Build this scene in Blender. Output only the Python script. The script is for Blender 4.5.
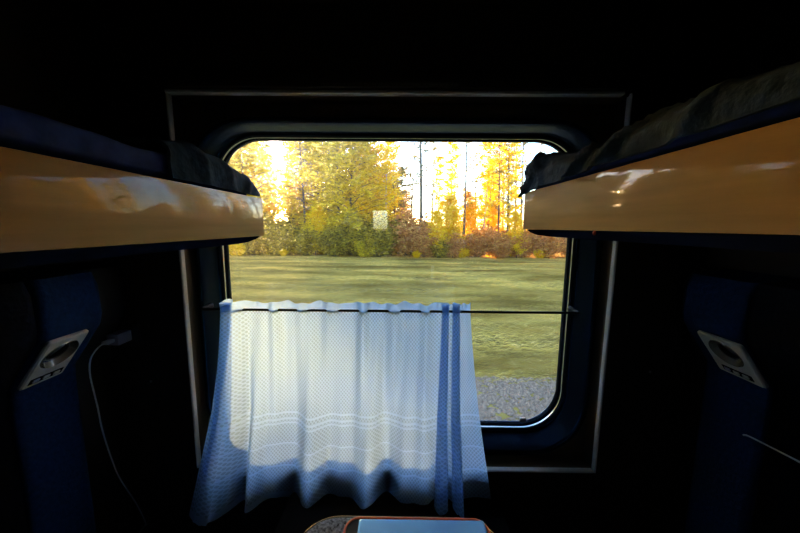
import bpy, bmesh, math, random
import numpy as np
from math import sin, cos, pi, radians, sqrt, tan, exp, hypot
from mathutils import Vector, Matrix, noise

S = bpy.context.scene
C = bpy.context.collection
for o in list(bpy.data.objects):
    bpy.data.objects.remove(o)

# ------------------------------------------------------------------ camera, sky, exposure
EYE = Vector((0.0, 0.0, 1.5))
cam_d = bpy.data.cameras.new('camera')
cam_d.sensor_width = 36.0
cam_d.lens = 36.0 * 310.0 / 800.0
cam_d.clip_start = 0.02
cam_d.clip_end = 2000
cam = bpy.data.objects.new('camera', cam_d)
C.objects.link(cam)
cam.matrix_world = (Matrix.Translation(EYE) @ Matrix.Rotation(radians(.4), 4, 'Z')
                    @ Matrix.Rotation(radians(90 - 7.35), 4, 'X') @ Matrix.Rotation(radians(.45), 4, 'Z'))
S.camera = cam

SUN_AZ = -20.7      # degrees, left of straight ahead
SUN_EL = 7.6
world = bpy.data.worlds.new('sky')
S.world = world
world.use_nodes = True
wn = world.node_tree
wn.nodes.clear()
sky = wn.nodes.new('ShaderNodeTexSky')
sky.sky_type = 'NISHITA'
sky.sun_elevation = radians(SUN_EL)
sky.sun_rotation = radians(SUN_AZ)
sky.sun_size = radians(1.0)
sky.sun_intensity = 0.45
sky.air_density = 1.0
sky.dust_density = 0.6
sky.ozone_density = 2.8
bg = wn.nodes.new('ShaderNodeBackground')
bg.inputs['Strength'].default_value = 1.0
out = wn.nodes.new('ShaderNodeOutputWorld')
wn.links.new(sky.outputs[0], bg.inputs[0])
wn.links.new(bg.outputs[0], out.inputs[0])

S.view_settings.view_transform = 'Standard'
S.view_settings.look = 'None'
S.view_settings.exposure = 0.75
S.view_settings.gamma = 1.0
S.view_settings.use_curve_mapping = False
S.cycles.use_denoising = True
S.cycles.max_bounces = 10
S.cycles.transparent_max_bounces = 24
S.cycles.volume_bounces = 1
S.cycles.sample_clamp_indirect = 6.0

# ------------------------------------------------------------------ materials
def newmat(name):
    m = bpy.data.materials.new(name)
    m.use_nodes = True
    nt = m.node_tree
    nt.nodes.clear()
    o = nt.nodes.new('ShaderNodeOutputMaterial')
    return m, nt, o

def N(nt, kind, **kw):
    n = nt.nodes.new('ShaderNode' + kind)
    for k, v in kw.items():
        setattr(n, k, v)
    return n

def pmat(name, col, rough=.5, metal=0., vary=.15, scale=20., bump=0., coat=0., stretch=(1, 1, 1), spec=.5, col2=None, bscale=None):
    m, nt, o = newmat(name)
    b = N(nt, 'BsdfPrincipled')
    tc = N(nt, 'TexCoord')
    mp = N(nt, 'Mapping')
    mp.inputs['Scale'].default_value = stretch
    nz = N(nt, 'TexNoise')
    nz.inputs['Scale'].default_value = scale
    nz.inputs['Detail'].default_value = 4
    nt.links.new(tc.outputs['Object'], mp.inputs[0])
    nt.links.new(mp.outputs[0], nz.inputs['Vector'])
    cr = N(nt, 'ValToRGB')
    c2 = col2 or tuple(min(1, c * (1 + vary)) for c in col)
    c1 = tuple(c * (1 - vary) for c in col)
    cr.color_ramp.elements[0].position = .3
    cr.color_ramp.elements[1].position = .7
    cr.color_ramp.elements[0].color = (*c1, 1)
    cr.color_ramp.elements[1].color = (*c2, 1)
    nt.links.new(nz.outputs['Fac'], cr.inputs[0])
    nt.links.new(cr.outputs[0], b.inputs['Base Color'])
    b.inputs['Roughness'].default_value = rough
    b.inputs['Metallic'].default_value = metal
    b.inputs['Specular IOR Level'].default_value = spec
    b.inputs['Coat Weight'].default_value = coat
    b.inputs['Coat Roughness'].default_value = .035
    if bump:
        bp = N(nt, 'Bump')
        bp.inputs['Strength'].default_value = bump
        bp.inputs['Distance'].default_value = .01
        if bscale:
            n2 = N(nt, 'TexNoise')
            n2.inputs['Scale'].default_value = bscale
            nt.links.new(mp.outputs[0], n2.inputs['Vector'])
            nt.links.new(n2.outputs['Fac'], bp.inputs['Height'])
        else:
            nt.links.new(nz.outputs['Fac'], bp.inputs['Height'])
        nt.links.new(bp.outputs[0], b.inputs['Normal'])
    nt.links.new(b.outputs[0], o.inputs[0])
    return m

def leafmat(name, cols, trans=.55, patch=False):
    m, nt, o = newmat(name)
    g = N(nt, 'NewGeometry')
    cr = N(nt, 'ValToRGB')
    els = cr.color_ramp.elements
    while len(els) < len(cols):
        els.new(.5)
    for i, c in enumerate(cols):
        els[i].position = i / (len(cols) - 1)
        els[i].color = (*c, 1)
    nt.links.new(g.outputs['Random Per Island'], cr.inputs[0])
    d = N(nt, 'BsdfDiffuse')
    t = N(nt, 'BsdfTranslucent')
    mx = N(nt, 'MixShader')
    mx.inputs[0].default_value = trans
    col = cr.outputs[0]
    if patch:
        mp = N(nt, 'Mapping'); mp.inputs['Scale'].default_value = (.16, .75, 1)
        nz = N(nt, 'TexNoise'); nz.inputs['Scale'].default_value = 1.0; nz.inputs['Detail'].default_value = 5; nz.inputs['Roughness'].default_value = .6
        nt.links.new(g.outputs['Position'], mp.inputs[0]); nt.links.new(mp.outputs[0], nz.inputs['Vector'])
        c2 = N(nt, 'ValToRGB')
        c2.color_ramp.elements[0].position = .36; c2.color_ramp.elements[1].position = .62
        c2.color_ramp.elements[0].color = (.55, .50, .42, 1); c2.color_ramp.elements[1].color = (1.7, 1.75, 1.8, 1)
        nt.links.new(nz.outputs['Fac'], c2.inputs[0])
        mm = N(nt, 'MixRGB', blend_type='MULTIPLY'); mm.inputs[0].default_value = 1
        nt.links.new(col, mm.inputs[1]); nt.links.new(c2.outputs[0], mm.inputs[2])
        col = mm.outputs[0]
    nt.links.new(col, d.inputs[0])
    nt.links.new(col, t.inputs[0])
    nt.links.new(d.outputs[0], mx.inputs[1])
    nt.links.new(t.outputs[0], mx.inputs[2])
    nt.links.new(mx.outputs[0], o.inputs[0])
    return m

M = {}
M['wall'] = pmat('dark_brown_laminate', (.030, .022, .016), .45, vary=.25, scale=6, stretch=(8, 8, 1))
M['panel'] = pmat('window_surround_laminate', (.075, .052, .032), .38, vary=.2, scale=5, stretch=(8, 8, 1))
M['ceiling'] = pmat('dark_ceiling_panel', (.020, .019, .017), .6, vary=.1)
M['floor'] = pmat('dark_floor_vinyl', (.05, .04, .035), .5, vary=.2)
M['chrome'] = pmat('brushed_aluminium', (.72, .72, .72), .30, 1., vary=.06, scale=60)
M['trim'] = pmat('pale_grey_trim_strip', (.78, .78, .78), .35, .1, vary=.06, scale=60)
M['rubber'] = pmat('black_rubber_blue_sheen', (.0012, .0040, .0085), .20, vary=.2, scale=30, spec=.8)
M['rubber'].node_tree.nodes['Principled BSDF'].inputs['Specular Tint'].default_value = (.07, .40, 1, 1)  # blue sheen of the sky put into the specular tint and base colour
M['blackmetal'] = pmat('black_rod_metal', (.012, .011, .010), .4, vary=.2)
M['berthwood'] = pmat('varnished_tan_veneer', (.46, .24, .066), .55, vary=.10, scale=9, stretch=(6, .6, 10), coat=.30, spec=.05)
M['tray'] = pmat('navy_berth_underside', (.006, .009, .024), .6, vary=.2, spec=.0)
M['mattress'] = pmat('blue_mattress_cover', (.022, .050, .22), .8, vary=.3, scale=40, bump=.2, spec=.15)
M['blanket'] = pmat('charcoal_wool_blanket', (.024, .048, .078), .9, vary=.35, scale=60, bump=.4, spec=.15)
M['upholstery'] = pmat('blue_velour', (.010, .037, .125), .85, vary=.25, scale=90, bump=.3, spec=.1)
M['upholstery_dark'] = pmat('dark_navy_velour', (.0035, .0035, .0075), .9, vary=.3, scale=70, bump=.3, spec=.05)
M['lamp'] = pmat('grey_lamp_plastic', (.66, .63, .56), .32, vary=.06)
M['lampcup'] = pmat('satin_lamp_reflector', (.55, .53, .48), .18, .7, vary=.06)
M['lens'] = pmat('dark_lamp_lens', (.02, .022, .026), .08, vary=.1)
M['white'] = pmat('pale_plastic', (.55, .60, .66), .35, vary=.04)
M['charger'] = pmat('violet_grey_plastic', (.36, .37, .55), .35, vary=.05)
M['melange'] = pmat('grey_melange_fabric', (.03, .03, .035), .9, vary=.6, scale=190, col2=(.42, .43, .48), bump=.4)
M['orange'] = pmat('orange_red_piping', (.80, .085, .015), .4, vary=.1)
M['gold'] = pmat('gold_zip_teeth', (.72, .43, .12), .3, .8, vary=.2, scale=300)
M['bagpanel'] = pmat('pale_blue_coated_panel', (.42, .74, .95), .22, .65, vary=.05, scale=8)
M['bagblack'] = pmat('black_bag_fabric', (.012, .012, .014), .7, vary=.2)
M['table'] = pmat('dark_table_laminate', (.007, .006, .006), .8, vary=.2, spec=.03)
M['sticker'] = pmat('grey_sticker', (.10, .10, .085), .5, vary=.1)
M['ink'] = pmat('pale_sticker_ink', (.22, .22, .19), .5, vary=.1)
M['ground'] = pmat('meadow_soil', (.26, .145, .035), 1., vary=.45, scale=.9, stretch=(.35, 1.3, 1), col2=(.66, .40, .09), spec=.05)
M['gravel'] = pmat('ballast_stone', (.37, .22, .145), .95, vary=.4, scale=30, spec=.15)
M['bark'] = pmat('grey_bark', (.10, .085, .075), .95, vary=.4, scale=8, spec=.1)
M['birch'] = pmat('white_birch_bark', (.52, .47, .43), .9, vary=.45, scale=4, stretch=(1, 1, 3), spec=.1)
M['outer'] = pmat('carriage_outer_skin', (.05, .06, .09), .5)

# glass pane with a dust haze added to spread the sun into a glare
m, nt, o = newmat('glare_haze_window_glass')
tr = N(nt, 'BsdfTransparent')
gl = N(nt, 'BsdfGlossy')
gl.inputs['Roughness'].default_value = .0
fr = N(nt, 'Fresnel')
fr.inputs[0].default_value = 1.45
mx = N(nt, 'MixShader')
nt.links.new(fr.outputs[0], mx.inputs[0])
nt.links.new(tr.outputs[0], mx.inputs[1])
nt.links.new(gl.outputs[0], mx.inputs[2])
nt.links.new(mx.outputs[0], o.inputs['Surface'])
vs = N(nt, 'VolumeScatter')
vs.inputs['Density'].default_value = 6.0
vs.inputs['Anisotropy'].default_value = .93
vs.inputs['Color'].default_value = (1, .95, .88, 1)
nt.links.new(vs.outputs[0], o.inputs['Volume'])
M['glass'] = m
M['glass2'] = m.copy()
M['glass2'].name = 'clear_window_glass'
M['glass2'].node_tree.nodes.remove(M['glass2'].node_tree.nodes['Volume Scatter'])

# lace curtain: diamond net, ribbed bands and an openwork row
m, nt, o = newmat('white_net_curtain')
uv = N(nt, 'UVMap')
sx = N(nt, 'SeparateXYZ')
nt.links.new(uv.outputs[0], sx.inputs[0])
def math_(op, a, b=None):
    n = N(nt, 'Math', operation=op)
    for i, v in enumerate((a, b)):
        if v is None:
            continue
        if isinstance(v, (int, float)):
            n.inputs[i].default_value = v
        else:
            nt.links.new(v, n.inputs[i])
    return n.outputs[0]
K = 2 * pi / .0105
su = math_('SINE', math_('MULTIPLY', math_('ADD', sx.outputs[0], math_('MULTIPLY', sx.outputs[1], .8)), K / 2))
sv = math_('SINE', math_('MULTIPLY', math_('SUBTRACT', sx.outputs[0], math_('MULTIPLY', sx.outputs[1], .8)), K / 2))
dia = math_('ABSOLUTE', math_('MULTIPLY', su, sv))
hole = math_('GREATER_THAN', dia, .42)
def band(v0, v1):
    return math_('MULTIPLY', math_('GREATER_THAN', sx.outputs[1], v0), math_('LESS_THAN', sx.outputs[1], v1))
solid = band(-1, .028)
for v0, v1 in ((.372, .378), (.392, .399), (.406, .412), (.474, .479), (.548, .553), (.640, .70)):
    solid = math_('MAXIMUM', solid, band(v0, v1))
hole = math_('MULTIPLY', hole, math_('SUBTRACT', 1.0, solid))
alpha = math_('ADD', math_('MULTIPLY', hole, .28), .07)
alpha = math_('SUBTRACT', alpha, math_('MULTIPLY', solid, .06))
d = N(nt, 'BsdfDiffuse'); t = N(nt, 'BsdfTranslucent'); mx = N(nt, 'MixShader')
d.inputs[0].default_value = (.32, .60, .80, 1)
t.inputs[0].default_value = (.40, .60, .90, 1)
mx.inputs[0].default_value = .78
nt.links.new(d.outputs[0], mx.inputs[1]); nt.links.new(t.outputs[0], mx.inputs[2])
tp = N(nt, 'BsdfTransparent'); m2 = N(nt, 'MixShader')
nt.links.new(alpha, m2.inputs[0]); nt.links.new(mx.outputs[0], m2.inputs[1]); nt.links.new(tp.outputs[0], m2.inputs[2])
nt.links.new(m2.outputs[0], o.inputs[0])
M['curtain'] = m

L = {}
L['gold'] = leafmat('golden_leaves', [(.82, .58, .010), (.92, .74, .012), (.95, .84, .04), (.84, .54, .012)])
L['amber'] = leafmat('amber_leaves', [(.90, .56, .010), (.96, .70, .012), (.97, .78, .03), (.90, .52, .012)])
L['lime'] = leafmat('yellow_green_leaves', [(.36, .28, .03), (.74, .56, .03), (.94, .72, .03), (.52, .37, .03)])
L['orange'] = leafmat('orange_leaves', [(.60, .22, .02), (.74, .40, .03), (.52, .20, .02), (.70, .48, .05)])
L['rust'] = leafmat('rust_brown_leaves', [(.30, .13, .05), (.80, .37, .11), (.46, .19, .07), (.92, .58, .14)])
L['olive'] = leafmat('dark_olive_leaves', [(.11, .085, .02), (.34, .25, .04), (.72, .53, .05), (.18, .13, .03)])
L['grey'] = leafmat('grey_green_leaves', [(.16, .16, .08), (.28, .25, .14), (.20, .20, .09), (.42, .34, .12)])
L['grass'] = leafmat('dry_meadow_grass', [(.36, .215, .035), (.70, .45, .09), (.54, .34, .07), (.80, .53, .19)], .35, True)

# ------------------------------------------------------------------ mesh helpers
class MB:
    def __init__(s):
        s.bm = bmesh.new()
    def box(s, x0, x1, y0, y1, z0, z1, bev=0., seg=2):
        r = bmesh.ops.create_cube(s.bm, size=1.0)
        vs = r['verts']
        for v in vs:
            v.co = Vector(((x0 + x1) / 2 + v.co.x * (x1 - x0), (y0 + y1) / 2 + v.co.y * (y1 - y0), (z0 + z1) / 2 + v.co.z * (z1 - z0)))
        if bev:
            es = list({e for v in vs for e in v.link_edges})
            bmesh.ops.bevel(s.bm, geom=es, offset=bev, segments=seg, affect='EDGES', profile=.5)
        return s
    def loft(s, loops, closed=True, cap0=False, cap1=False):
        rows = [[s.bm.verts.new(p) for p in lp] for lp in loops]
        n = len(rows[0])
        for a, b in zip(rows, rows[1:]):
            for i in range(n if closed else n - 1):
                j = (i + 1) % n
                s.bm.faces.new((a[i], a[j], b[j], b[i]))
        if cap0:
            s.bm.faces.new(rows[0][::-1])
        if cap1:
            s.bm.faces.new(rows[-1])
        return s
    def tube(s, pts, r, n=8, cap=True):
        pts = [Vector(p) for p in pts]
        loops = []
        up = Vector((0.13, .31, .94)).normalized()
        for i, p in enumerate(pts):
            d = (pts[min(i + 1, len(pts) - 1)] - pts[max(i - 1, 0)]).normalized()
            a = d.cross(up)
            if a.length < .05:
                a = d.cross(Vector((1, 0, 0)))
            a.normalize()
            b = d.cross(a)
            rr = r[i] if isinstance(r, (list, tuple)) else r
            loops.append([p + a * rr * cos(2 * pi * k / n) + b * rr * sin(2 * pi * k / n) for k in range(n)])
        return s.loft(loops, True, cap, cap)
    def lathe(s, prof, n=32, cap=True):      # (r, z) about local z
        return s.loft([[Vector((r * cos(2 * pi * k / n), r * sin(2 * pi * k / n), z)) for k in range(n)] for r, z in prof], True, cap, cap)
    def xform(s, mat):
        bmesh.ops.transform(s.bm, matrix=mat, verts=s.bm.verts)
        return s
    def build(s, name, mat, parent=None, smooth=False, angle=40):
        bmesh.ops.recalc_face_normals(s.bm, faces=s.bm.faces)
        me = bpy.data.meshes.new(name)
        if smooth:
            for f in s.bm.faces:
                f.smooth = True
            for e in s.bm.edges:
                if len(e.link_faces) == 2 and e.calc_face_angle(0) > radians(angle):
                    e.smooth = False
        s.bm.to_mesh(me)
        s.bm.free()
        me.materials.append(mat)
        ob = bpy.data.objects.new(name, me)
        C.objects.link(ob)
        if parent:
            ob.parent = parent
        return ob

def tag(o, label=None, cat=None, group=None, kind=None):
    if label: o['label'] = label
    if cat: o['category'] = cat
    if group: o['group'] = group
    if kind: o['kind'] = kind
    return o

def empty(name, loc=(0, 0, 0), rz=0):
    o = bpy.data.objects.new(name, None)
    C.objects.link(o)
    o.location = loc
    o.rotation_euler = (0, 0, rz)
    return o

def rrect(x0, x1, z0, z1, r, y, n=10):
    pts = []
    for cx, cz, a0 in ((x1 - r, z1 - r, 0), (x0 + r, z1 - r, 90), (x0 + r, z0 + r, 180), (x1 - r, z0 + r, 270)):
        for k in range(n + 1):
            a = radians(a0 + 90 * k / n)
            pts.append(Vector((cx + r * cos(a), y, cz + r * sin(a))))
    return pts

# ------------------------------------------------------------------ compartment shell
XW, YB, ZC = .93, -1.0, 2.16
def struct(o):
    o['kind'] = 'structure'
    return o
WY = .945                                              # inner face of the window wall
TX0, TX1, TZ0, TZ1 = -.677, .644, .697, 1.874          # window recess, edged with silver trim
RX0, RX1, RZ0, RZ1, RR = -.672, .640, .711, 1.830, .19  # rubber frame outside
GX0, GX1, GZ0, GZ1, GR = -.627, .588, .759, 1.789, .14  # clear glass

struct(MB().box(-XW - .05, XW + .05, YB - .05, 1.16, -.06, 0).build('floor', M['floor']))
struct(MB().box(-XW - .05, XW + .05, YB - .05, 1.16, ZC, ZC + .06).build('ceiling', M['ceiling']))
struct(MB().box(-XW - .05, -XW, YB, 1.0, 0, ZC).build('wall_left', M['wall']))
struct(MB().box(XW, XW + .05, YB, 1.0, 0, ZC).build('wall_right', M['wall']))
w = MB()
o0 = rrect(-XW - .05, XW + .05, 0, ZC, .0005, WY, 10)
i0 = rrect(TX0, TX1, TZ0, TZ1, .0005, WY, 10)
w.loft([o0, i0])
w.loft([i0, rrect(TX0, TX1, TZ0, TZ1, .0005, 1.07, 10)])
w.loft([o0, rrect(-XW - .05, XW + .05, 0, ZC, .0005, 1.16, 10), rrect(GX0 - .16, GX1 + .16, GZ0 - .13, GZ1 + .10, .1, 1.16, 10)])
wall_front = struct(w.build('wall_front', M['wall']))
# ceiling cove line and the shelf line above the window
struct(MB().box(-XW, XW, WY - .015, WY, 2.112, 2.119, .002).build('trim_1', M['panel']))
struct(MB().box(-.28, .57, WY - .018, WY, 1.932, 1.940, .002).build('trim_2', M['wall']))
# back wall with the door and its small pane, behind the photographer
DX0, DX1, DZ0, DZ1 = -.305, -.155, 1.46, 1.66
bw = MB()
bo = rrect(-XW - .05, XW + .05, 0, ZC, .0005, YB, 4)
bi = rrect(-.40, .40, .02, 2.0, .0005, YB, 4)
bw.loft([bo, bi, rrect(-.40, .40, .02, 2.0, .0005, YB - .05, 4), rrect(-XW - .05, XW + .05, 0, ZC, .0005, YB - .05, 4), bo])
struct(bw.build('wall_back', M['wall']))
dr = struct(empty('door_1', (0, YB - .025, 0)))
dl = MB()
do = lambda y: rrect(-.398, .398, .022, 1.998, .0005, y, 4)
di = lambda y: rrect(DX0, DX1, DZ0, DZ1, .012, y, 4)
dl.loft([do(-.02), di(-.02), di(.02), do(.02), do(-.02)])
dl.build('door_leaf', M['wall'], dr)
MB().box(.30, .33, .02, .05, .95, 1.10, .006).build('door_handle', M['chrome'], dr, True)
MB().box(DX0, DX1, -.003, .003, DZ0, DZ1).build('door_pane', M['glass'], dr)

# ------------------------------------------------------------------ window_1
win = struct(empty('window_1', (0, 1.0, 0)))
MB().loft([rrect(TX0, TX1, TZ0, TZ1, .0005, .004), rrect(RX0, RX1, RZ0, RZ1, RR, .004), rrect(RX0, RX1, RZ0, RZ1, RR, .02)]).build('surround_panel', M['panel'], win)
MB().loft([rrect(TX0 + .0005, TX1 - .0005, TZ0 + .0005, TZ1 - .0005, .0005, WY - 1.0 + .001), rrect(TX0 + .0005, TX1 - .0005, TZ0 + .0005, TZ1 - .0005, .0005, .004)]).build('recess_lining', M['panel'], win)
# silver trim strips
fy = WY - 1.0
tw = .0065
for b in ((TX0 - tw, TX0 + .001, TZ0 - tw, TZ1 + tw), (TX1 - .001, TX1 + tw, TZ0 - tw, TZ1 + tw), (TX0, TX1, TZ0 - tw, TZ0 + .001)):
    MB().box(b[0], b[1], fy - .008, fy + .012, b[2], b[3], .004, 3).build('trim_strip', M['trim'], win, True)
MB().box(TX0 - .004, TX1 - .02, fy - .014, fy + .010, TZ1 - .001, TZ1 + .008, .003).build('top_rail', M['trim'], win, True)
MB().box(TX0, TX1, fy - .024, fy, TZ1 + .010, TZ1 + .060, .006).build('blind_box', M['wall'], win, True)
st = MB().box(-.232, .155, fy - .0252, fy - .0240, TZ1 + .012, TZ1 + .024).build('sticker', M['sticker'], win)
rs = random.Random(5)
ik = MB()
x = -.226
while x < .146:
    wd = rs.uniform(.006, .026)
    ik.box(x, min(x + wd, .150), fy - .0257, fy - .0252, TZ1 + .0150 + rs.uniform(-.001, .001), TZ1 + .0205)
    x += wd + rs.uniform(.003, .008)
ik.build('sticker_print', M['ink'], st)
# moulded rubber frame: lip, hollow, ridge, slope to the glass
loops = []
def frame_loop(t, y):
    l = lambda a, b: a + (b - a) * t
    return rrect(l(RX0, GX0), l(RX1, GX1), l(RZ0, GZ0), l(RZ1, GZ1), l(RR, GR), y, 14)
for t, y in ((0, .012), (0, -.004), (.07, -.011), (.28, -.013), (.36, -.010), (.42, .0), (.50, .022), (.57, .048), (.62, .064), (.67, .070), (.80, .072), (.84, .084), (1.0, .090), (1.0, .115)):
    loops.append(frame_loop(t, y))
MB().loft(loops).build('rubber_frame', M['rubber'], win, True, 60)
MB().loft([frame_loop(-.012, -.004), frame_loop(-.012, -.0075), frame_loop(.012, -.0085), frame_loop(.02, -.005)]).build('frame_edge_bead', M['panel'], win, True)
for t in (.82, .93):
    MB().loft([frame_loop(t - .015, .092), frame_loop(t - .012, .080), frame_loop(t + .010, .080), frame_loop(t + .014, .092)]).build('gasket_line', M['chrome'], win, True)
for ya, gm_ in ((.094, 'glass'), (.116, 'glass2')):
    MB().loft([rrect(GX0 - .01, GX1 + .01, GZ0 - .01, GZ1 + .01, GR, ya), rrect(GX0 - .01, GX1 + .01, GZ0 - .01, GZ1 + .01, GR, ya + .008)], True, True, True).build('glass_pane', M[gm_], win)
MB().box(.448, .472, .086, .0935, .770, .788, .003).build('glass_clip', M['chrome'], win, True)
# rivets on the panelling
for x, z in ((-.86, .965), (.84, 1.02)):
    MB().lathe([(.004, 0), (.004, .0015), (.002, .003)], 10).xform(Matrix.Translation((x * .945, WY, 1.5 - (1.5 - z) * .945)) @ Matrix.Rotation(pi / 2, 4, 'X')).build('rivet', M['chrome'], wall_front)

# ------------------------------------------------------------------ curtain rod and curtain
RODY, RODZ = .945, 1.237
rod = empty('curtain_rod', (0, RODY, RODZ))
tag(rod, 'thin black curtain rod crossing the window just below its middle', 'curtain rod')
MB().tube([(-.625, 0, .0), (.552, 0, 0)], .0042, 10).build('bar', M['blackmetal'], rod, True)
for x in (-.630, .552):
    MB().lathe([(.010, 0), (.010, .006), (.0065, .012), (.0055, .045)], 14).xform(Matrix.Translation((x, .048, 0)) @ Matrix.Rotation(pi / 2, 4, 'X')).build('end_bracket', M['blackmetal'], rod, True)

def build_curtain():
    # cloth path along its width: (s, x at the rod, x at the hem, depth at the rod, depth at the hem)
    P = [(0.00, -.535, -.575, .010, .020), (.020, -.560, -.640, .006, .026), (.042, -.562, -.690, -.004, .010), (.062, -.536, -.640, -.014, -.030),
         (.076, -.530, -.618, -.016, -.040), (.090, -.552, -.640, -.020, -.030), (.104, -.556, -.640, -.024, -.044), (.122, -.528, -.580, -.020, -.060), (.136, -.510, -.545, -.010, -.030), (.150, -.488, -.510, .004, .020)]
    x = -.488
    for k in range(1, 28):
        f = k / 28
        P.append((.150 + .60 * f, -.488 + (.118 + .488) * f, -.510 + (.110 + .510) * f, None, None))
    P += [(.755, .128, .118, .004, .010), (.785, .146, .150, -.012, -.034), (.800, .136, .120, -.016, -.050), (.815, .126, .108, -.006, -.010), (.840, .148, .150, .006, .016),
          (.868, .178, .196, -.014, -.052), (.884, .170, .186, -.019, -.060), (.900, .158, .166, -.008, -.014), (.930, .182, .200, .004, .010), (.965, .200, .250, .008, .020), (1.0, .216, .300, .006, .012)]
    ss = np.array([p[0] for p in P])
    def interp(col, s):
        # Catmull-Rom on the table
        i = int(np.clip(np.searchsorted(ss, s) - 1, 0, len(P) - 2))
        t = (s - ss[i]) / (ss[i + 1] - ss[i])
        g = lambda k: P[min(max(k, 0), len(P) - 1)][col]
        a, b, c, d = g(i - 1), g(i), g(i + 1), g(i + 2)
        return b + .5 * t * (c - a + t * (2 * a - 5 * b + 4 * c - d + t * (3 * (b - c) + d - a)))
    per = (.118 + .488) / 6.35        # pleat pitch on the rod
    Pf = []
    for p in P:
        if p[3] is None:
            ph = (p[1] + .488) / per * 2 * pi
            w = -cos(ph - 2.3)
            # sharp forward pleats where the cloth passes over the rod
            dt = .004 - .017 * max(0., w) ** 1.3
            q = (p[2] + .485) / .595
            big = sin(q * 2 * pi * 3.5 + .7) * .9 + .5 * sin(q * 2 * pi * 6.1 + 2.0)
            Pf.append((p[0], p[1], p[2], dt, .002 - .028 * big))
        else:
            Pf.append(p)
    P[:] = Pf
    NU, NV = 420, 90
    verts, uvs = [], []
    W_, H_ = 1.06, .66
    for j in range(NV + 1):
        v = j / NV
        for i in range(NU + 1):
            s = i / NU
            xt, xb, dt, db = (interp(c, s) for c in (1, 2, 3, 4))
            f = min(1., max(0., (v - .03) / .97))
            e = f ** 1.25
            x = xt + (xb - xt) * e
            dep = dt * (1 - f) ** 1.6 * 1.0 + db * f ** 1.1
            if .14 < s < .76:
                dep += .004 * sin(s * 120 + v * 2) * (1 - f) * min(1, (v / .1))
            hem = .020 * sin(s * 19 + .5) + .010 * sin(s * 43) + (.012 if s < .12 else 0)
            if .80 < s < .89:
                hem += .055 * (1 - abs(s - .868) / .07) if abs(s - .868) < .07 else 0
            z = RODZ + .026 - (H_ + hem * f ** 2) * v
            if v < .03:
                z += .002 * sin(s * 140) + .003 * sin(s * 50 + 1)
                dep += .006 * sin(s * 120) * (1 - v / .03)
            yy = RODY + dep - .012 * f
            # tail of the cloth is pushed forward by the sill and the trim
            yy -= .045 * max(0., (v - .55)) / .45
            verts.append((x, yy, z))
            uvs.append((s * W_, v * H_))
    faces = [(j * (NU + 1) + i, j * (NU + 1) + i + 1, (j + 1) * (NU + 1) + i + 1, (j + 1) * (NU + 1) + i) for j in range(NV) for i in range(NU)]
    me = bpy.data.meshes.new('window_curtain')
    me.from_pydata(verts, [], faces)
    ul = me.uv_layers.new(name='UVMap')
    idx = np.empty(len(me.loops), dtype=np.int32)
    me.loops.foreach_get('vertex_index', idx)
    ul.data.foreach_set('uv', np.array(uvs, dtype=np.float32)[idx].ravel())
    me.polygons.foreach_set('use_smooth', np.ones(len(faces), dtype=bool))
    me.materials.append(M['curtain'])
    ob = bpy.data.objects.new('window_curtain', me)
    C.objects.link(ob)
    return tag(ob, 'pale net curtain gathered on the black rod over the lower window', 'curtain')
build_curtain()

# ------------------------------------------------------------------ upper berths
def berth(name_label, sgn, xin, z0, z1, yend, lab):
    r = empty('upper_berth', (sgn * xin, yend, z0))
    tag(r, lab, 'berth')
    X = lambda d: sgn * d           # distance towards the wall
    y0 = YB + .02 - yend
    dw = XW - .004 - xin
    def bx(d0, d1, ya, yb, za, zb, bev):
        a, b = sorted((X(d0), X(d1)))
        return MB().box(a, b, ya, yb, za, zb, bev)
    bx(0, .016, y0, 0, 0, z1 - z0, .0025).build('fascia', M['berthwood'], r, True)
    # tray with a rounded nose below and behind the fascia
    pr2 = []
    for y, zb in ((y0, -.016), (-.16, -.016), (-.09, -.014), (-.045, -.008), (-.02, -.001)):
        pr2.append([Vector((X(.004), y, zb)), Vector((X(dw), y, zb)), Vector((X(dw), y, -.0006)), Vector((X(.004), y, -.0006))])
    MB().loft(pr2, True, True, True).build('underside_tray', M['tray'], r, True, 50)
    bx(.0165, dw, y0, -.008, .0, z1 - z0 - .012, .004).build('bed_base', M['tray'], r)
    return r
LX, LZ0, LZ1, LY = .403, 1.470, 1.577, .905
RXX, RZ0_, RZ1_, RY = .345, 1.495, 1.598, .900
bl = berth('left', -1, LX, LZ0, LZ1, LY, 'tan varnished upper berth on the left with dark mattress')
br = berth('right', 1, RXX, RZ0_, RZ1_, RY, 'tan varnished upper berth on the right under a rumpled blanket')
MB().lathe([(.004, 0), (.004, .002), (.002, .0035)], 10).xform(Matrix.Translation((.002, -.335, -.004)) @ Matrix.Rotation(-pi / 2, 4, 'Y')).build('screw', M['orange'], br)

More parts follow.
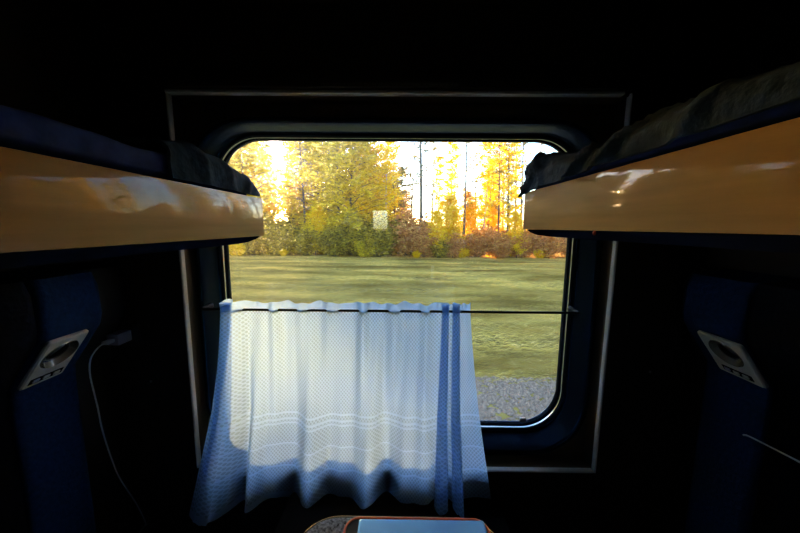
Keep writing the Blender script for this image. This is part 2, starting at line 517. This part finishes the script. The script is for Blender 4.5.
def cloth_body(name, mat, label, cat, sgn, xa, xb, ys, base, top, seed, wr, end_drop, group=None, sub=6, hem=None, nz_scale=9., ridges=()):
    """closed rounded body along y; xa inner edge distance, xb outer; base/top are z functions of y"""
    ny, nt = 110, 44
    loops = []
    y0, y1 = ys
    for j in range(ny + 1):
        t = j / ny
        y = y0 + (y1 - y0) * t
        ed = min(1., (y1 - y) / end_drop)
        e = sqrt(max(0.0, 1 - (1 - ed) ** 2)) if ed < 1 else 1.
        zb, zt = base(y), top(y)
        hh = max(.004, (zt - zb) * (.12 + .88 * e))
        lp = []
        for k in range(nt):
            a = 2 * pi * k / nt
            c, s_ = cos(a), sin(a)
            ex = .38
            px = math.copysign(abs(c) ** ex, c)
            pz = math.copysign(abs(s_) ** ex, s_)
            x = (xa + xb) / 2 + (xb - xa) / 2 * px
            z = zb + hh / 2 + hh / 2 * pz
            if s_ > -.4:
                q = Vector((x * 6 + seed, y * nz_scale, z * 8))
                dz = wr * (noise.noise(q) + .55 * noise.noise(q * 2.3 + Vector((3, 1, 7))))
                for (ra, rb, rc, amp, wd) in ridges:      # straight fold ridges ra*x+rb*y=rc
                    dd = (ra * x + rb * y - rc) / wd
                    dz += amp * exp(-dd * dd)
                z += dz * max(0, s_ + .4) * (.4 + .6 * e)
                if px < -.5:
                    x -= .55 * wr * noise.noise(Vector((seed + 9, y * nz_scale * 1.3, z * 30))) * max(0, s_ + .4)
            lp.append(Vector((sgn * x, y, z)))
        loops.append(lp)
    b = MB().loft(loops, True, True, True)
    ob = b.build(name, mat, None, True, 80)
    return tag(ob, label, cat, group)

# mattresses
cloth_body('mattress', M['mattress'], 'blue mattress lying on the left upper berth', 'mattress', -1, LX + .012, XW - .02, (YB + .05, .84),
           lambda y: LZ1 + .001, lambda y: 1.632, 1.0, .006, .05)
cloth_body('mattress', M['mattress'], 'blue mattress under the rumpled blanket on the right upper berth', 'mattress', 1, RXX + .012, XW - .02, (YB + .05, .86),
           lambda y: RZ1_ + .001, lambda y: 1.634, 4.0, .005, .05)
def blanket(name_label, sgn, xa, ys, hemz, topz, seed, wr, lab, ridges, end_x=0.):
    """sheet with thickness folded over the mattress: hangs at its inner edge and over its end"""
    ny, nt, th = 120, 46, .006
    y0, y1 = ys
    outer = []
    for j in range(ny + 1):
        t = j / ny
        y = y0 + (y1 - y0) * t
        zt, zh = topz(y), hemz(y)
        row = []
        drop = zt - zh
        rad = min(.028, drop * .6)
        arc = rad * pi / 2
        flat = XW - .03 - (xa + rad)
        total = (drop - rad) + arc + flat
        for k in range(nt + 1):
            u = (k / nt) ** 1.5 * total
            if u < drop - rad:
                x, z, nx, nz_ = xa, zh + u, -1., 0.
            elif u < drop - rad + arc:
                a = (u - (drop - rad)) / rad
                x, z, nx, nz_ = xa + rad - rad * cos(a), zt - rad + rad * sin(a), -cos(a), sin(a)
            else:
                x, z, nx, nz_ = xa + rad + (u - (drop - rad) - arc), zt, 0., 1.
            q = Vector((u * 14 + seed, y * 8, seed))
            d = wr * (noise.noise(q) + .6 * noise.noise(q * 2.4 + Vector((5, 2, 1)))) + wr * .4
            for (ru, ry, rc, amp, wd) in ridges:
                dd = (ru * u + ry * y - rc) / wd
                d += amp * exp(-dd * dd)
            row.append((Vector((x + nx * d, y, z + nz_ * d)), Vector((nx, 0, nz_))))
        outer.append(row)
    b = MB()
    loops = []
    for row in outer:
        f = [p for p, n_ in row]
        g = [p - n_ * th for p, n_ in row][::-1]
        loops.append([Vector((sgn * p.x, p.y, p.z)) for p in f + g])
    b.loft(loops, True, True, True)
    ob = b.build('blanket', M['blanket'], None, True, 80)
    return tag(ob, lab, 'blanket')
def lerp_tab(tab):
    xs = [a for a, b in tab]; ys = [b for a, b in tab]
    return lambda y: float(np.interp(y, xs, ys))
blanket('left', -1, LX + .004, (.56, .895), lerp_tab([(.5, 1.582), (.9, 1.581)]), lerp_tab([(.56, 1.648), (.62, 1.655), (.70, 1.652), (.80, 1.635), (.86, 1.620), (.88, 1.606), (.895, 1.592)]),
        2.0, .006, 'dark charcoal blanket at the window end of the left upper berth', [(.3, 1., .66, .006, .02), (.5, 1., .76, .004, .015), (-.4, 1., .82, .004, .012)])
blanket('right', 1, RXX - .004, (-.2, .915), lerp_tab([(-.2, 1.613), (.3, 1.612), (.55, 1.606), (.70, 1.602), (.80, 1.600), (.86, 1.599), (.90, 1.588), (.915, 1.586)]),
        lerp_tab([(-.2, 1.645), (.29, 1.648), (.36, 1.652), (.434, 1.662), (.50, 1.655), (.565, 1.648), (.685, 1.655), (.80, 1.672), (.86, 1.682), (.895, 1.682), (.909, 1.668), (.915, 1.655)]),
        7.0, .007, 'rumpled charcoal blanket spread over the right upper berth', [(1.6, 1., .66, .014, .013), (1.2, 1., .56, .013, .016), (.9, 1., .40, .011, .018), (-.8, 1., .78, .010, .013), (1.4, 1., .90, .010, .012), (2., 1., .97, .008, .010), (1., .0, .052, -.008, .012)])

# ------------------------------------------------------------------ lower berths, backrests and head pads
PROF = [(.93, .40), (.909, .46), (.902, .60), (.902, 1.06), (.898, 1.118), (.815, 1.233), (.808, 1.262), (.810, 1.34), (.824, 1.375), (.93, 1.388)]
def side_profile(off):
    return [(x - off, z) for x, z in PROF]
def pad(parent, sgn, y0, y1, off, mat, name):
    b = MB()
    rows = []
    r = .018
    pts = PROF
    for y, o_ in ((y0, off - .012), (y0 + .004, off - .004), (y0 + r, off), (y1 - r, off), (y1 - .004, off - .004), (y1, off - .012)):
        lp = []
        for i, (x, z) in enumerate(pts):
            fixed = i in (0, len(pts) - 1)
            lp.append(Vector((sgn * ((XW - .003) if fixed else min(XW - .004, x - o_)), y, z)))
        rows.append(lp)
    b.loft(rows, True, True, True)
    return b.build(name, mat, parent, True, 50)
def lower(sgn, ya, yb, lab):
    r = empty('lower_berth', (0, 0, 0))
    tag(r, lab, 'seat')
    a, b = sorted((sgn * .36, sgn * (XW - .06)))
    MB().box(a, b, YB + .03, .92, .36, .47, .03, 4).build('seat_cushion', M['upholstery_dark'], r, True)
    a, b = sorted((sgn * .42, sgn * (XW - .01)))
    MB().box(a, b, YB + .03, .92, .002, .36).build('seat_base', M['wall'], r)
    pad(r, sgn, YB + .03, ya - .004, .0, M['upholstery_dark'], 'backrest')
    pad(r, sgn, ya, yb, .002, M['upholstery'], 'head_pad')['label'] = 'blue padded head panel'
    pad(r, sgn, yb + .004, .940, -.045, M['wall'], 'corner_panel')
    return r
lower(-1, .668, .812, 'dark lower berth on the left with a blue head panel under the lamp')
lower(1, .722, .882, 'dark lower berth on the right with a blue head panel under the lamp')

# ------------------------------------------------------------------ reading lamps
def lamp(sgn, yc, W_, xa, za, xb, zb, lab):
    """plate from (xa,za) at its top edge to (xb,zb) at its lower edge, on the sloping face of the pad"""
    top = Vector((sgn * xa, yc, za)); bot = Vector((sgn * xb, yc, zb))
    dn = (bot - top); Lh = dn.length; dn.normalize()
    ex = Vector((0, 1, 0)) * (1 if sgn < 0 else -1)
    ex = Vector((0, 1, 0))
    nrm = ex.cross(dn)
    if nrm.x * sgn > 0:
        ex = -ex
        nrm = -nrm
    mid = (top + bot) / 2 + nrm * .006
    r = empty('reading_lamp')
    r.matrix_world = Matrix(((ex.x, dn.x, nrm.x, mid.x), (ex.y, dn.y, nrm.y, mid.y), (ex.z, dn.z, nrm.z, mid.z), (0, 0, 0, 1)))
    tag(r, lab, 'reading lamp')
    h = Lh / 2
    cy = -.018
    # plate: rounded rectangle ring around the round well, lofted to the circle
    n = 10
    def rr(x0, x1, y0, y1, rad, z):
        return [Vector((p.x, p.z, z)) for p in rrect(x0, x1, y0, y1, rad, 0, n)]
    cnt = 4 * (n + 1)
    def circ(rad, z):
        # start at the same corner order as rr
        pts = []
        for q in range(4):
            for k in range(n + 1):
                a = radians(90 * q + 90 * k / n)
                pts.append(Vector((rad * cos(a), cy + rad * sin(a), z)))
        return pts
    b = MB()
    b.loft([rr(-W_ / 2, W_ / 2, -h, h, .006, 0), rr(-W_ / 2, W_ / 2, -h, h, .006, .006), rr(-W_ / 2 + .003, W_ / 2 - .003, -h + .003, h - .003, .005, .009), circ(.0400, .009)])
    b.build('face_plate', M['lamp'], r, True, 30)
    b = MB()
    b.loft([circ(.0400, .009), circ(.0385, .0105), circ(.036, .006), circ(.030, -.004), circ(.0245, .000), circ(.0235, .001)])
    cup = b.build('reflector_cup', M['lampcup'], r, True, 60)
    b = MB()
    b.loft([circ(.0240, -.003), circ(.0235, .0015), circ(.018, .004), circ(.008, .0055)], True, True, True)
    b.build('lens', M['lens'], cup, True, 60)
    sw = MB().box(-.036, .036, h - .030, h - .012, .0085, .0102, .0006).build('switch_strip', M['lens'], r)
    for k in range(3):
        MB().box(-.028 + k * .022, -.014 + k * .022, h - .026, h - .017, .0102, .0125, .0008).build('switch', M['lamp'] if k != 2 else M['charger'], sw)
    return r
lamp(-1, .717, .093, .812, 1.2375, .900, 1.120, 'grey swivel reading lamp on the left head panel beside the charger')
lamp(1, .765, .112, .812, 1.2325, .892, 1.125, 'grey swivel reading lamp on the right head panel')

# ------------------------------------------------------------------ charger and cable
ch = empty('usb_charger', (-.868, .887, 1.156))
tag(ch, 'small violet grey phone charger plugged in beside the left reading lamp', 'charger')
MB().box(-.018, .018, 0, .0495, -.019, .016, .004).build('charger_body', M['charger'], ch, True)
MB().box(-.0085, .0085, -.026, .002, -.007, .004, .002).build('cable_plug', M['white'], ch, True)
so = MB().box(-.905, -.828, .936, .945, 1.115, 1.195, .004).build('wall_socket', M['wall'], None, True)
tag(so, 'dark wall socket in the left corner behind the charger', 'socket')
def spline(pts, k=8):
    P = [Vector(p) for p in pts]
    out = []
    for i in range(len(P) - 1):
        a, b, c, d = P[max(i - 1, 0)], P[i], P[i + 1], P[min(i + 2, len(P) - 1)]
        for q in range(k):
            t = q / k
            out.append(b + .5 * t * (c - a + t * (2 * a - 5 * b + 4 * c - d + t * (3 * (b - c) + d - a))))
    return out + [P[-1]]
cp = [(-.868, .862, 1.1545), (-.868, .845, 1.150), (-.868, .826, 1.136), (-.868, .816, 1.118), (-.868, .812, 1.082), (-.868, .817, 1.026), (-.868, .822, .972), (-.868, .825, .923),
      (-.868, .831, .872), (-.868, .844, .796), (-.868, .861, .721), (-.868, .907, .582), (-.872, .935, .482), (-.878, .93, .472), (-.86, .80, .4725), (-.80, .70, .4725)]
tag(MB().tube(spline(cp), .0021, 8).build('charging_cable', M['white'], None, True), 'pale charging cable hanging from the charger down the left corner', 'cable')
cp = [(.896, .755, .966), (.8975, .742, .971), (.8975, .69, .977), (.8975, .64, .982), (.8975, .58, .985), (.8975, .50, .978), (.8975, .40, .95)]
tag(MB().tube(spline(cp), .0022, 8).build('cord', M['lamp'], None, True), 'thin grey cord lying along the right backrest below its lamp', 'cord')

# ------------------------------------------------------------------ table and bag
tb = empty('folding_table', (0, .945, 0))
tag(tb, 'dark folding table under the window carrying the grey bag', 'table')
MB().loft([rrect(-.36, .32, -.80, -.002, .05, 0, 8), rrect(-.36, .32, -.80, -.002, .05, .025, 8)], True, True, True).xform(Matrix(((1, 0, 0, 0), (0, 0, 1, 0), (0, 1, 0, .60), (0, 0, 0, 1)))).build('table_top', M['table'], tb)
MB().tube([(-.02, -.66, .002), (-.02, -.66, .60)], .022, 14).build('leg', M['chrome'], tb, True)
MB().box(-.30, .26, -.05, -.002, .56, .60, .004).build('wall_bracket', M['blackmetal'], tb)

bag = empty('bag', (0, .43, .6255))
tag(bag, 'grey melange bag with orange-red piping and pale blue panel on the table', 'bag')
def rr2(x0, x1, y0, y1, r, z, n=10):
    return [Vector((p.x, p.z, z)) for p in rrect(x0, x1, y0, y1, r, 0, n)]
BX0, BX1, BY0, BY1, BH = -.222, .222, -.20, .208, .218
def bl_(ins, z, r=.085):
    return rr2(BX0 + ins, BX1 - ins, BY0 + ins, BY1 - ins, max(.01, r - ins), z)
MB().loft([bl_(.012, 0), bl_(.002, .010), bl_(0, .03), bl_(0, BH - .04)] + [bl_(.024 * (1 - cos(radians(a))), BH - .024 + .024 * sin(radians(a))) for a in range(0, 91, 15)], True, True, True).build('bag_body', M['melange'], bag, True, 70)
def ring(pts, r, name, mat, par):
    pts = list(pts)
    n = len(pts); k = 8
    loops = []
    for i in range(n):
        d = (pts[(i + 1) % n] - pts[i - 1]).normalized()
        a = d.cross(Vector((0, 0, 1))).normalized()
        loops.append([pts[i] + a * r * cos(2 * pi * q / k) + Vector((0, 0, 1)) * r * sin(2 * pi * q / k) for q in range(k)])
    return MB().loft(loops + [loops[0]]).build(name, mat, par, True)
for ins, z, nm, mt, rad in ((.0034, BH - .0125, 'zip_tape', 'bagblack', .0040), (.0005, BH - .0125, 'zip_teeth', 'gold', .0022)):
    ring(bl_(ins, z), rad, nm, M[mt], bag)
PX0, PX1, PY1 = -.120, .193, .190
pk = lambda i, z: rr2(PX0 + i, PX1 - i, BY0 + .03 + i, PY1 - i, max(.006, .030 - i), z)
MB().loft([pk(.0, BH - .001), pk(.0, BH + .004), pk(.004, BH + .006)], True, True, True).build('pocket_base', M['bagblack'], bag)
pocket = bpy.data.objects['pocket_base']
ring(pk(.001, BH + .004), .0034, 'piping', M['orange'], pocket)['label'] = 'orange-red piping'
MB().loft([rr2(PX0 + .030, PX1 - .007, BY0 + .045, PY1 - .008, .006, BH + .006), rr2(PX0 + .030, PX1 - .007, BY0 + .045, PY1 - .008, .006, BH + .010), rr2(PX0 + .033, PX1 - .010, BY0 + .048, PY1 - .011, .005, BH + .012)], True, True, True).build('front_panel', M['bagpanel'], pocket)['label'] = 'pale blue panel'

# ------------------------------------------------------------------ outdoors: ground, ballast, grass
ZG = -1.6
def gz(x, y):
    return ZG + (.10 * noise.noise(Vector((x * .12, y * .12, 3.1))) + .05 * noise.noise(Vector((x * .4, y * .4, 1.1)))) * min(1, max(0, (y - 5) / 4))
xs = [-400, -200, -120, -80] + [i * 1.5 for i in range(-36, 37)] + [80, 120, 200, 400]
ys = [-400, -100, -30, -5, 1.2, 3, 5] + [6 + i * 1.0 for i in range(0, 45)] + [60, 80, 120, 200, 400]
vv = [(x, y, gz(x, y)) for y in ys for x in xs]
nx = len(xs)
ff = [(j * nx + i, j * nx + i + 1, (j + 1) * nx + i + 1, (j + 1) * nx + i) for j in range(len(ys) - 1) for i in range(nx - 1)]
me = bpy.data.meshes.new('ground')
me.from_pydata(vv, [], ff)
me.polygons.foreach_set('use_smooth', np.ones(len(ff), dtype=bool))
me.materials.append(M['ground'])
g = bpy.data.objects.new('ground', me)
C.objects.link(g)
struct(g)
def raw(name, verts, faces, mat, parent=None, smooth=False):
    me = bpy.data.meshes.new(name)
    me.from_pydata(verts, [], faces)
    me.materials.append(mat)
    if smooth:
        me.polygons.foreach_set('use_smooth', np.ones(len(faces), dtype=bool))
    ob = bpy.data.objects.new(name, me)
    C.objects.link(ob)
    if parent: ob.parent = parent
    return ob
# ballast stones beside the track
rg = random.Random(11)
vs_, fs_ = [], []
for k in range(9000):
    y = 2.2 + 3.9 * rg.random() ** .8
    x = rg.uniform(-4.6, 4.6)
    r = rg.uniform(.03, .065)
    b0 = len(vs_)
    for d in ((1, 0, 0), (-.9, .2, 0), (0, 1, 0), (.1, -1, 0), (.1, .1, .8)):
        vs_.append((x + r * 1.5 * d[0] * rg.uniform(.7, 1.3), y + r * d[1] * rg.uniform(.7, 1.3), ZG + r * d[2] * rg.uniform(.7, 1.2) - .004 + .01))
    for f in ((0, 2, 4), (2, 1, 4), (1, 3, 4), (3, 0, 4)):
        fs_.append(tuple(b0 + q for q in f))
tag(raw('gravel', vs_, fs_, M['gravel']), 'grey brown gravel strip along the track below the window', 'gravel', None, 'stuff')
# grass: flattened dry blades combed along the track by the passing trains
NG = 230000
rng = np.random.default_rng(21)
gy = 5.9 + 25.7 * rng.random(NG) ** .8
gx = rng.uniform(-1, 1, NG) * (gy * .66 + .8)
dn_ = np.array([noise.noise(Vector((a * .30, b * .8, 5))) for a, b in zip(gx, gy)])
kp = rng.random(NG) < .60 + .7 * dn_
gx, gy, dn_ = gx[kp], gy[kp], dn_[kp]
NG = len(gx)
gh = np.array([gz(a, b) for a, b in zip(gx, gy)])
Lb = rng.uniform(.10, .34, NG) * (1 + .03 * gy)
ang = rng.normal(0, .28, NG) + pi * (rng.random(NG) < .5)
ri = rng.uniform(.01, .09, NG) * (1 + 1.2 * np.maximum(0, dn_))
w_ = rng.uniform(.004, .009, NG) * (1 + .07 * gy)
dx, dy = np.cos(ang) * Lb, np.sin(ang) * Lb
V = np.empty((NG, 4, 3))
V[:, 0] = np.stack((gx, gy - w_, gh), 1)
V[:, 1] = np.stack((gx + dx * .5, gy + dy * .5 - w_ * .6, gh + ri), 1)
V[:, 2] = np.stack((gx + dx, gy + dy, gh + ri * .7), 1)
V[:, 3] = np.stack((gx + dx * .5, gy + dy * .5 + w_ * .6, gh + ri * 1.05), 1)
GRASS_V = V.reshape(-1, 3)
gm = bpy.data.meshes.new('grass')
gm.vertices.add(NG * 4)
gm.vertices.foreach_set('co', GRASS_V.astype(np.float32).ravel())
gm.loops.add(NG * 4)
gm.loops.foreach_set('vertex_index', np.arange(NG * 4, dtype=np.int32))
gm.polygons.add(NG)
gm.polygons.foreach_set('loop_start', np.arange(0, NG * 4, 4, dtype=np.int32))
gm.polygons.foreach_set('loop_total', np.full(NG, 4, dtype=np.int32))
gm.update(calc_edges=True)
gm.materials.append(L['grass'])
gob = bpy.data.objects.new('grass', gm)
C.objects.link(gob)
tag(gob, 'yellow green meadow grass between the track and the bushes', 'grass', None, 'stuff')

# ------------------------------------------------------------------ trees and shrubs
def leaf_quads(pts, size, rng, flat=.25):
    n = len(pts)
    P = np.array(pts)
    s = size * rng.uniform(.6, 1.35, n)
    a = rng.normal(size=(n, 3)); a[:, 2] *= flat
    a /= np.linalg.norm(a, axis=1)[:, None]
    b = rng.normal(size=(n, 3))
    b -= (b * a).sum(1)[:, None] * a
    b /= np.linalg.norm(b, axis=1)[:, None]
    a *= (s * .80)[:, None]; b *= (s * .36)[:, None]
    V = np.empty((n, 4, 3))
    V[:, 0] = P - a; V[:, 1] = P + b; V[:, 2] = P + a * 1.05; V[:, 3] = P - b
    return V.reshape(-1, 3)
def quad_mesh(name, V, mat):
    n = len(V) // 4
    me = bpy.data.meshes.new(name)
    me.vertices.add(len(V))
    me.vertices.foreach_set('co', V.astype(np.float32).ravel())
    me.loops.add(len(V))
    me.loops.foreach_set('vertex_index', np.arange(len(V), dtype=np.int32))
    me.polygons.add(n)
    me.polygons.foreach_set('loop_start', np.arange(0, len(V), 4, dtype=np.int32))
    me.polygons.foreach_set('loop_total', np.full(n, 4, dtype=np.int32))
    me.update(calc_edges=True)
    me.materials.append(mat)
    return me
def tree_proto(seed, H, r0, crown0, spread, nleaf, lsize, leaf, bark, nbr=26, rise=.7, clump=.38, lean=.3):
    rg = random.Random(seed); rng = np.random.default_rng(seed)
    path = []
    ph = rg.uniform(0, 6)
    for k in range(11):
        t = k / 10
        path.append(Vector((lean * sin(t * 2.2 + ph) - lean * sin(ph), lean * .6 * (cos(t * 2 + ph) - cos(ph)), H * t)))
    tk = MB().tube(path, [r0 * (1 - .88 * (k / 10)) * (1.25 if k == 0 else 1) for k in range(11)], 8).build('trunk', bark, None, True)
    def at(h):
        t = min(.999, h / H) * 10
        i = int(t)
        return path[i].lerp(path[i + 1], t - i)
    bb = MB()
    pts = []
    per = nleaf // nbr
    for q in range(nbr):
        h = crown0 + (H * .97 - crown0) * ((q + rg.random()) / nbr)
        f = (h - crown0) / (H - crown0)
        ln = spread * (.35 + .9 * sin(pi * min(1, f * .75 + .22))) * rg.uniform(.7, 1.2)
        az = q * 2.4 + rg.uniform(-.5, .5)
        p0 = at(h)
        bp = [p0]
        for k in range(1, 5):
            t = k / 4
            bp.append(p0 + Vector((cos(az) * ln * t + rg.gauss(0, .05) * ln, sin(az) * ln * t + rg.gauss(0, .05) * ln, ln * rise * (t - .35 * t * t) )))
        bb.tube(bp, [r0 * .26 * (1 - .8 * k / 4) + .006 for k in range(5)], 4, False)
        for k in range(per):
            t = rg.random() ** .6
            i = min(3, int(t * 4))
            p = bp[i].lerp(bp[i + 1], t * 4 - i)
            c = clump * (.4 + .6 * ln / spread)
            pts.append((p.x + rg.gauss(0, c), p.y + rg.gauss(0, c), p.z + rg.gauss(0, c * .7)))
    br_ = bb.build('branches', bark, None)
    me = quad_mesh('foliage', leaf_quads(pts, lsize, rng), leaf)
    fo = bpy.data.objects.new('foliage', me)
    C.objects.link(fo)
    br_['kind'] = 'stuff'; fo['kind'] = 'stuff'
    return [tk, br_, fo]
def shrub_proto(seed, H, R, nleaf, lsize, leaf, bark, nst=22):
    rg = random.Random(seed); rng = np.random.default_rng(seed)
    bb = MB(); pts = []
    for q in range(nst):
        az = q * 2.4 + rg.uniform(-.4, .4)
        rr_ = R * sqrt((q + .5) / nst)
        h = H * rg.uniform(.62, 1.0) * (1 - .35 * (rr_ / R) ** 2)
        bp = [Vector((cos(az) * rr_ * .12, sin(az) * rr_ * .12, 0))]
        for k in range(1, 5):
            t = k / 4
            bp.append(Vector((cos(az) * rr_ * (t ** .7), sin(az) * rr_ * (t ** .7), h * t)) + Vector((rg.gauss(0, .06), rg.gauss(0, .06), 0)))
        bb.tube(bp, [.035 * (1 - .8 * k / 4) for k in range(5)], 4, False)
        for k in range(nleaf // nst):
            t = .12 + .88 * rg.random() ** .8
            i = min(3, int(t * 4))
            p = bp[i].lerp(bp[i + 1], t * 4 - i)
            c = R * .125
            pts.append((p.x + rg.gauss(0, c), p.y + rg.gauss(0, c), max(.05, p.z + rg.gauss(0, c * .6))))
    st = bb.build('stems', bark, None)
    me = quad_mesh('foliage', leaf_quads(pts, lsize, rng), leaf)
    fo = bpy.data.objects.new('foliage', me)
    C.objects.link(fo)
    st['kind'] = 'stuff'; fo['kind'] = 'stuff'
    return [st, fo]
PROTO = {
    'gold': tree_proto(1, 15, .15, 3.0, 1.5, 5200, .23, L['gold'], M['birch'], 30, .8, .34),
    'slim': tree_proto(2, 16, .11, 3.4, .8, 2600, .22, L['gold'], M['birch'], 26, 1.0, .26),
    'pole': tree_proto(3, 17, .19, 5.5, 1.1, 700, .20, L['grey'], M['bark'], 20, .5, .30),
    'broad': tree_proto(4, 12, .20, 1.8, 2.8, 8000, .25, L['lime'], M['bark'], 44, .55, .36),
    'orange': tree_proto(5, 12, .14, 2.5, 1.9, 5200, .24, L['orange'], M['bark'], 28, .6, .45),
    'misty': tree_proto(6, 14, .17, 2.2, 2.4, 5600, .24, L['grey'], M['bark'], 38, .5, .36),
    'sapling': tree_proto(7, 6.5, .05, .8, .9, 3000, .20, L['amber'], M['bark'], 24, .9, .26),
    'rust': shrub_proto(8, 4.2, 2.2, 5200, .20, L['rust'], M['bark']),
    'olive': shrub_proto(9, 4.0, 2.2, 5200, .21, L['olive'], M['bark']),
    'limebush': shrub_proto(10, 3.8, 2.0, 4600, .21, L['lime'], M['bark']),
    'goldbush': shrub_proto(12, 3.0, 1.5, 3400, .19, L['amber'], M['bark']),
}
KIND = {'gold': ('birch_tree', 'tall golden birch', 'tree'), 'slim': ('birch_tree', 'slim yellow birch', 'tree'), 'pole': ('bare_tree', 'nearly bare dark-trunked tree', 'tree'),
        'broad': ('maple_tree', 'broad yellow-green maple', 'tree'), 'orange': ('maple_tree', 'orange-leaved tree', 'tree'), 'misty': ('aspen_tree', 'hazy grey-green tree', 'tree'),
        'sapling': ('birch_sapling', 'bright yellow birch sapling', 'tree'), 'rust': ('shrub', 'rust-brown shrub', 'shrub'), 'olive': ('shrub', 'dark olive shrub', 'shrub'),
        'limebush': ('shrub', 'yellow-green shrub', 'shrub'), 'goldbush': ('shrub', 'golden yellow shrub', 'shrub')}
GROUPS = {'tree': 'autumn trees of the wood beyond the meadow', 'shrub': 'shrubs along the edge of the wood'}
# kind, slope sideways (x = slope * distance), distance, scale
PLANTS = []
def put(kind, px, d, s=1.0, sz=None):
    PLANTS.append((kind, (px - 402.5) / 310 * d, d, s, sz or s))
# slender trunks and golden birches on the right
for px, d, s in ((421, 34, 1.25), (411, 44, .9), (463, 37, .95), (475, 46, .9), (520, 40, 1.0), (537, 45, .9), (553, 43, .9), (394, 46, .9), (449, 55, .9), (431, 52, 1.0), (502, 50, 1.0), (274, 53, 1.0), (292, 50, 1.0), (487, 41, .9), (498, 36, .8), (507, 35, .9), (514, 38, .9), (340, 37, 1.0), (306, 38, .9)):
    put('pole', px, d, s)
for px, d, s in ((265, 41, 1.0), (295, 42, 1.0), (449, 42, 1.0), (482, 36, 1.05), (497, 43, 1.0), (506, 35, .95), (572, 38, 1.0), (437, 50, .9), (589, 46, 1.0)):
    put('slim', px, d, s)
for px, d, s in ((385, 40, 1.0), (488, 48, .9), (610, 40, 1.1), (363, 41, 1.0)):
    put('gold', px, d, s)
for px, d, s in ((350, 34, 1.05), (320, 39, 1.1), (312, 46, 1.2), (248, 37, 1.15), (225, 42, 1.25), (198, 36, 1.2), (262, 56, 1.2), (382, 48, 1.0)):
    put('broad', px, d, s)
for px, d, s in ((370, 43, 1.15), (334, 48, 1.2), (260, 44, 1.1), (210, 50, 1.2), (302, 41, .8)):
    put('orange', px, d, s)
for px, d, s in ((322, 44, 1.1), (256, 50, 1.2), (238, 45, 1.1), (306, 54, 1.3), (345, 52, 1.2), (398, 50, .9), (180, 46, 1.2), (364, 56, 1.1)):
    put('misty', px, d, s)
for px, d, s in ((438, 30.8, .72), (455, 32, .8), (447, 34.5, 1.0), (517, 31.2, .72), (530, 35, 1.05), (545, 33.2, .85), (470, 38, .95), (496, 38, .9), (315, 32, .8)):
    put('sapling', px, d, s)
for px, d, s in ((408, 32.5, 1.15), (430, 34, 1.1), (425, 31.5, .8), (452, 31.5, .75), (478, 32, .85), (500, 31.5, .8), (522, 32, .85), (545, 31.6, .85), (570, 32.5, .9), (600, 33, 1.0), (398, 36, 1.25), (490, 36, .9), (534, 36, .9)):
    put('rust', px, d, s)
for px, d, s in ((378, 31.5, .95), (355, 33, 1.1), (335, 31.4, .85), (305, 31.8, .85), (280, 31.5, .8), (255, 31.8, .85), (388, 34, 1.2), (440, 31.2, .6), (232, 31.5, .8), (205, 32, .95), (320, 35, 1.0), (296, 36, .9), (280, 34, 1.2), (366, 37, 1.25)):
    put('olive', px, d, s)
for px, d, s in ((328, 33.5, 1.1), (365, 31.2, .7), (300, 33.5, .95), (270, 33.5, .9), (240, 33.2, 1.0), (218, 34, 1.1), (345, 36, 1.2), (285, 38, 1.0)):
    put('limebush', px, d, s)
for px, d, s in ((236, 31.0, .75), (466, 33.2, .8), (510, 33.5, 1.0), (283, 31.0, .32), (417, 31, .30), (463, 31.6, .5), (491, 33.5, .8), (540, 31.4, .45), (450, 33, .9), (383, 34.5, .9)):
    put('goldbush', px, d, s)
# a hazier back row that closes the wood
for i in range(22):
    px = 150 + i * 23 + random.Random(i).uniform(-7, 7)
    put(('misty', 'broad', 'olive')[i % 3] if px < 395 else ('rust', 'limebush', 'orange')[i % 3], px, 58 + (i * 7 % 5) * 2.4, 1.0 if px < 395 else .85)
# the wood goes on to both sides of the window
for i in range(15):
    k_ = ('broad', 'gold', 'orange', 'slim', 'misty')[i % 5]
    put(k_, 640 + i * 21 + (i * 37 % 11), 35 + (i * 5 % 9) * 1.6, 1.05)
    put(('slim', 'broad', 'gold', 'misty', 'orange')[i % 5], 165 - i * 21 - (i * 37 % 11), 35 + (i * 4 % 9) * 1.6, 1.05)
    put(('rust', 'limebush', 'olive')[i % 3], 625 + i * 21, 32 + (i % 3), 1.0)
    put(('olive', 'limebush', 'rust')[i % 3], 185 - i * 21, 32 + (i % 3), 1.0)
ORD = 'first second third fourth fifth sixth seventh eighth ninth tenth eleventh twelfth thirteenth fourteenth fifteenth sixteenth seventeenth eighteenth nineteenth'.split()
for tens, tenth in (('twenty', 'twentieth'), ('thirty', 'thirtieth'), ('forty', 'fortieth')):
    ORD += [tenth] + ['%s-%s' % (tens, q) for q in ORD[:9]]
PLANTS.sort(key=lambda p: p[1] / p[2])
seen = {}
used = set()
rp = random.Random(77)
for kind, x, y, s, sz in PLANTS:
    nm, words_, cat = KIND[kind]
    seen[kind] = seen.get(kind, 0) + 1
    r = empty(nm, (x, y, gz(x, y) - .03), rp.uniform(0, 6.28))
    r.scale = (s, s, sz)
    tag(r, '%s, %s of its kind from the left in the wood' % (words_, ORD[seen[kind] - 1]), cat, GROUPS[cat])
    for c in PROTO[kind]:
        if kind in used:
            c = c.copy()
            C.objects.link(c)
        c.parent = r
    used.add(kind)
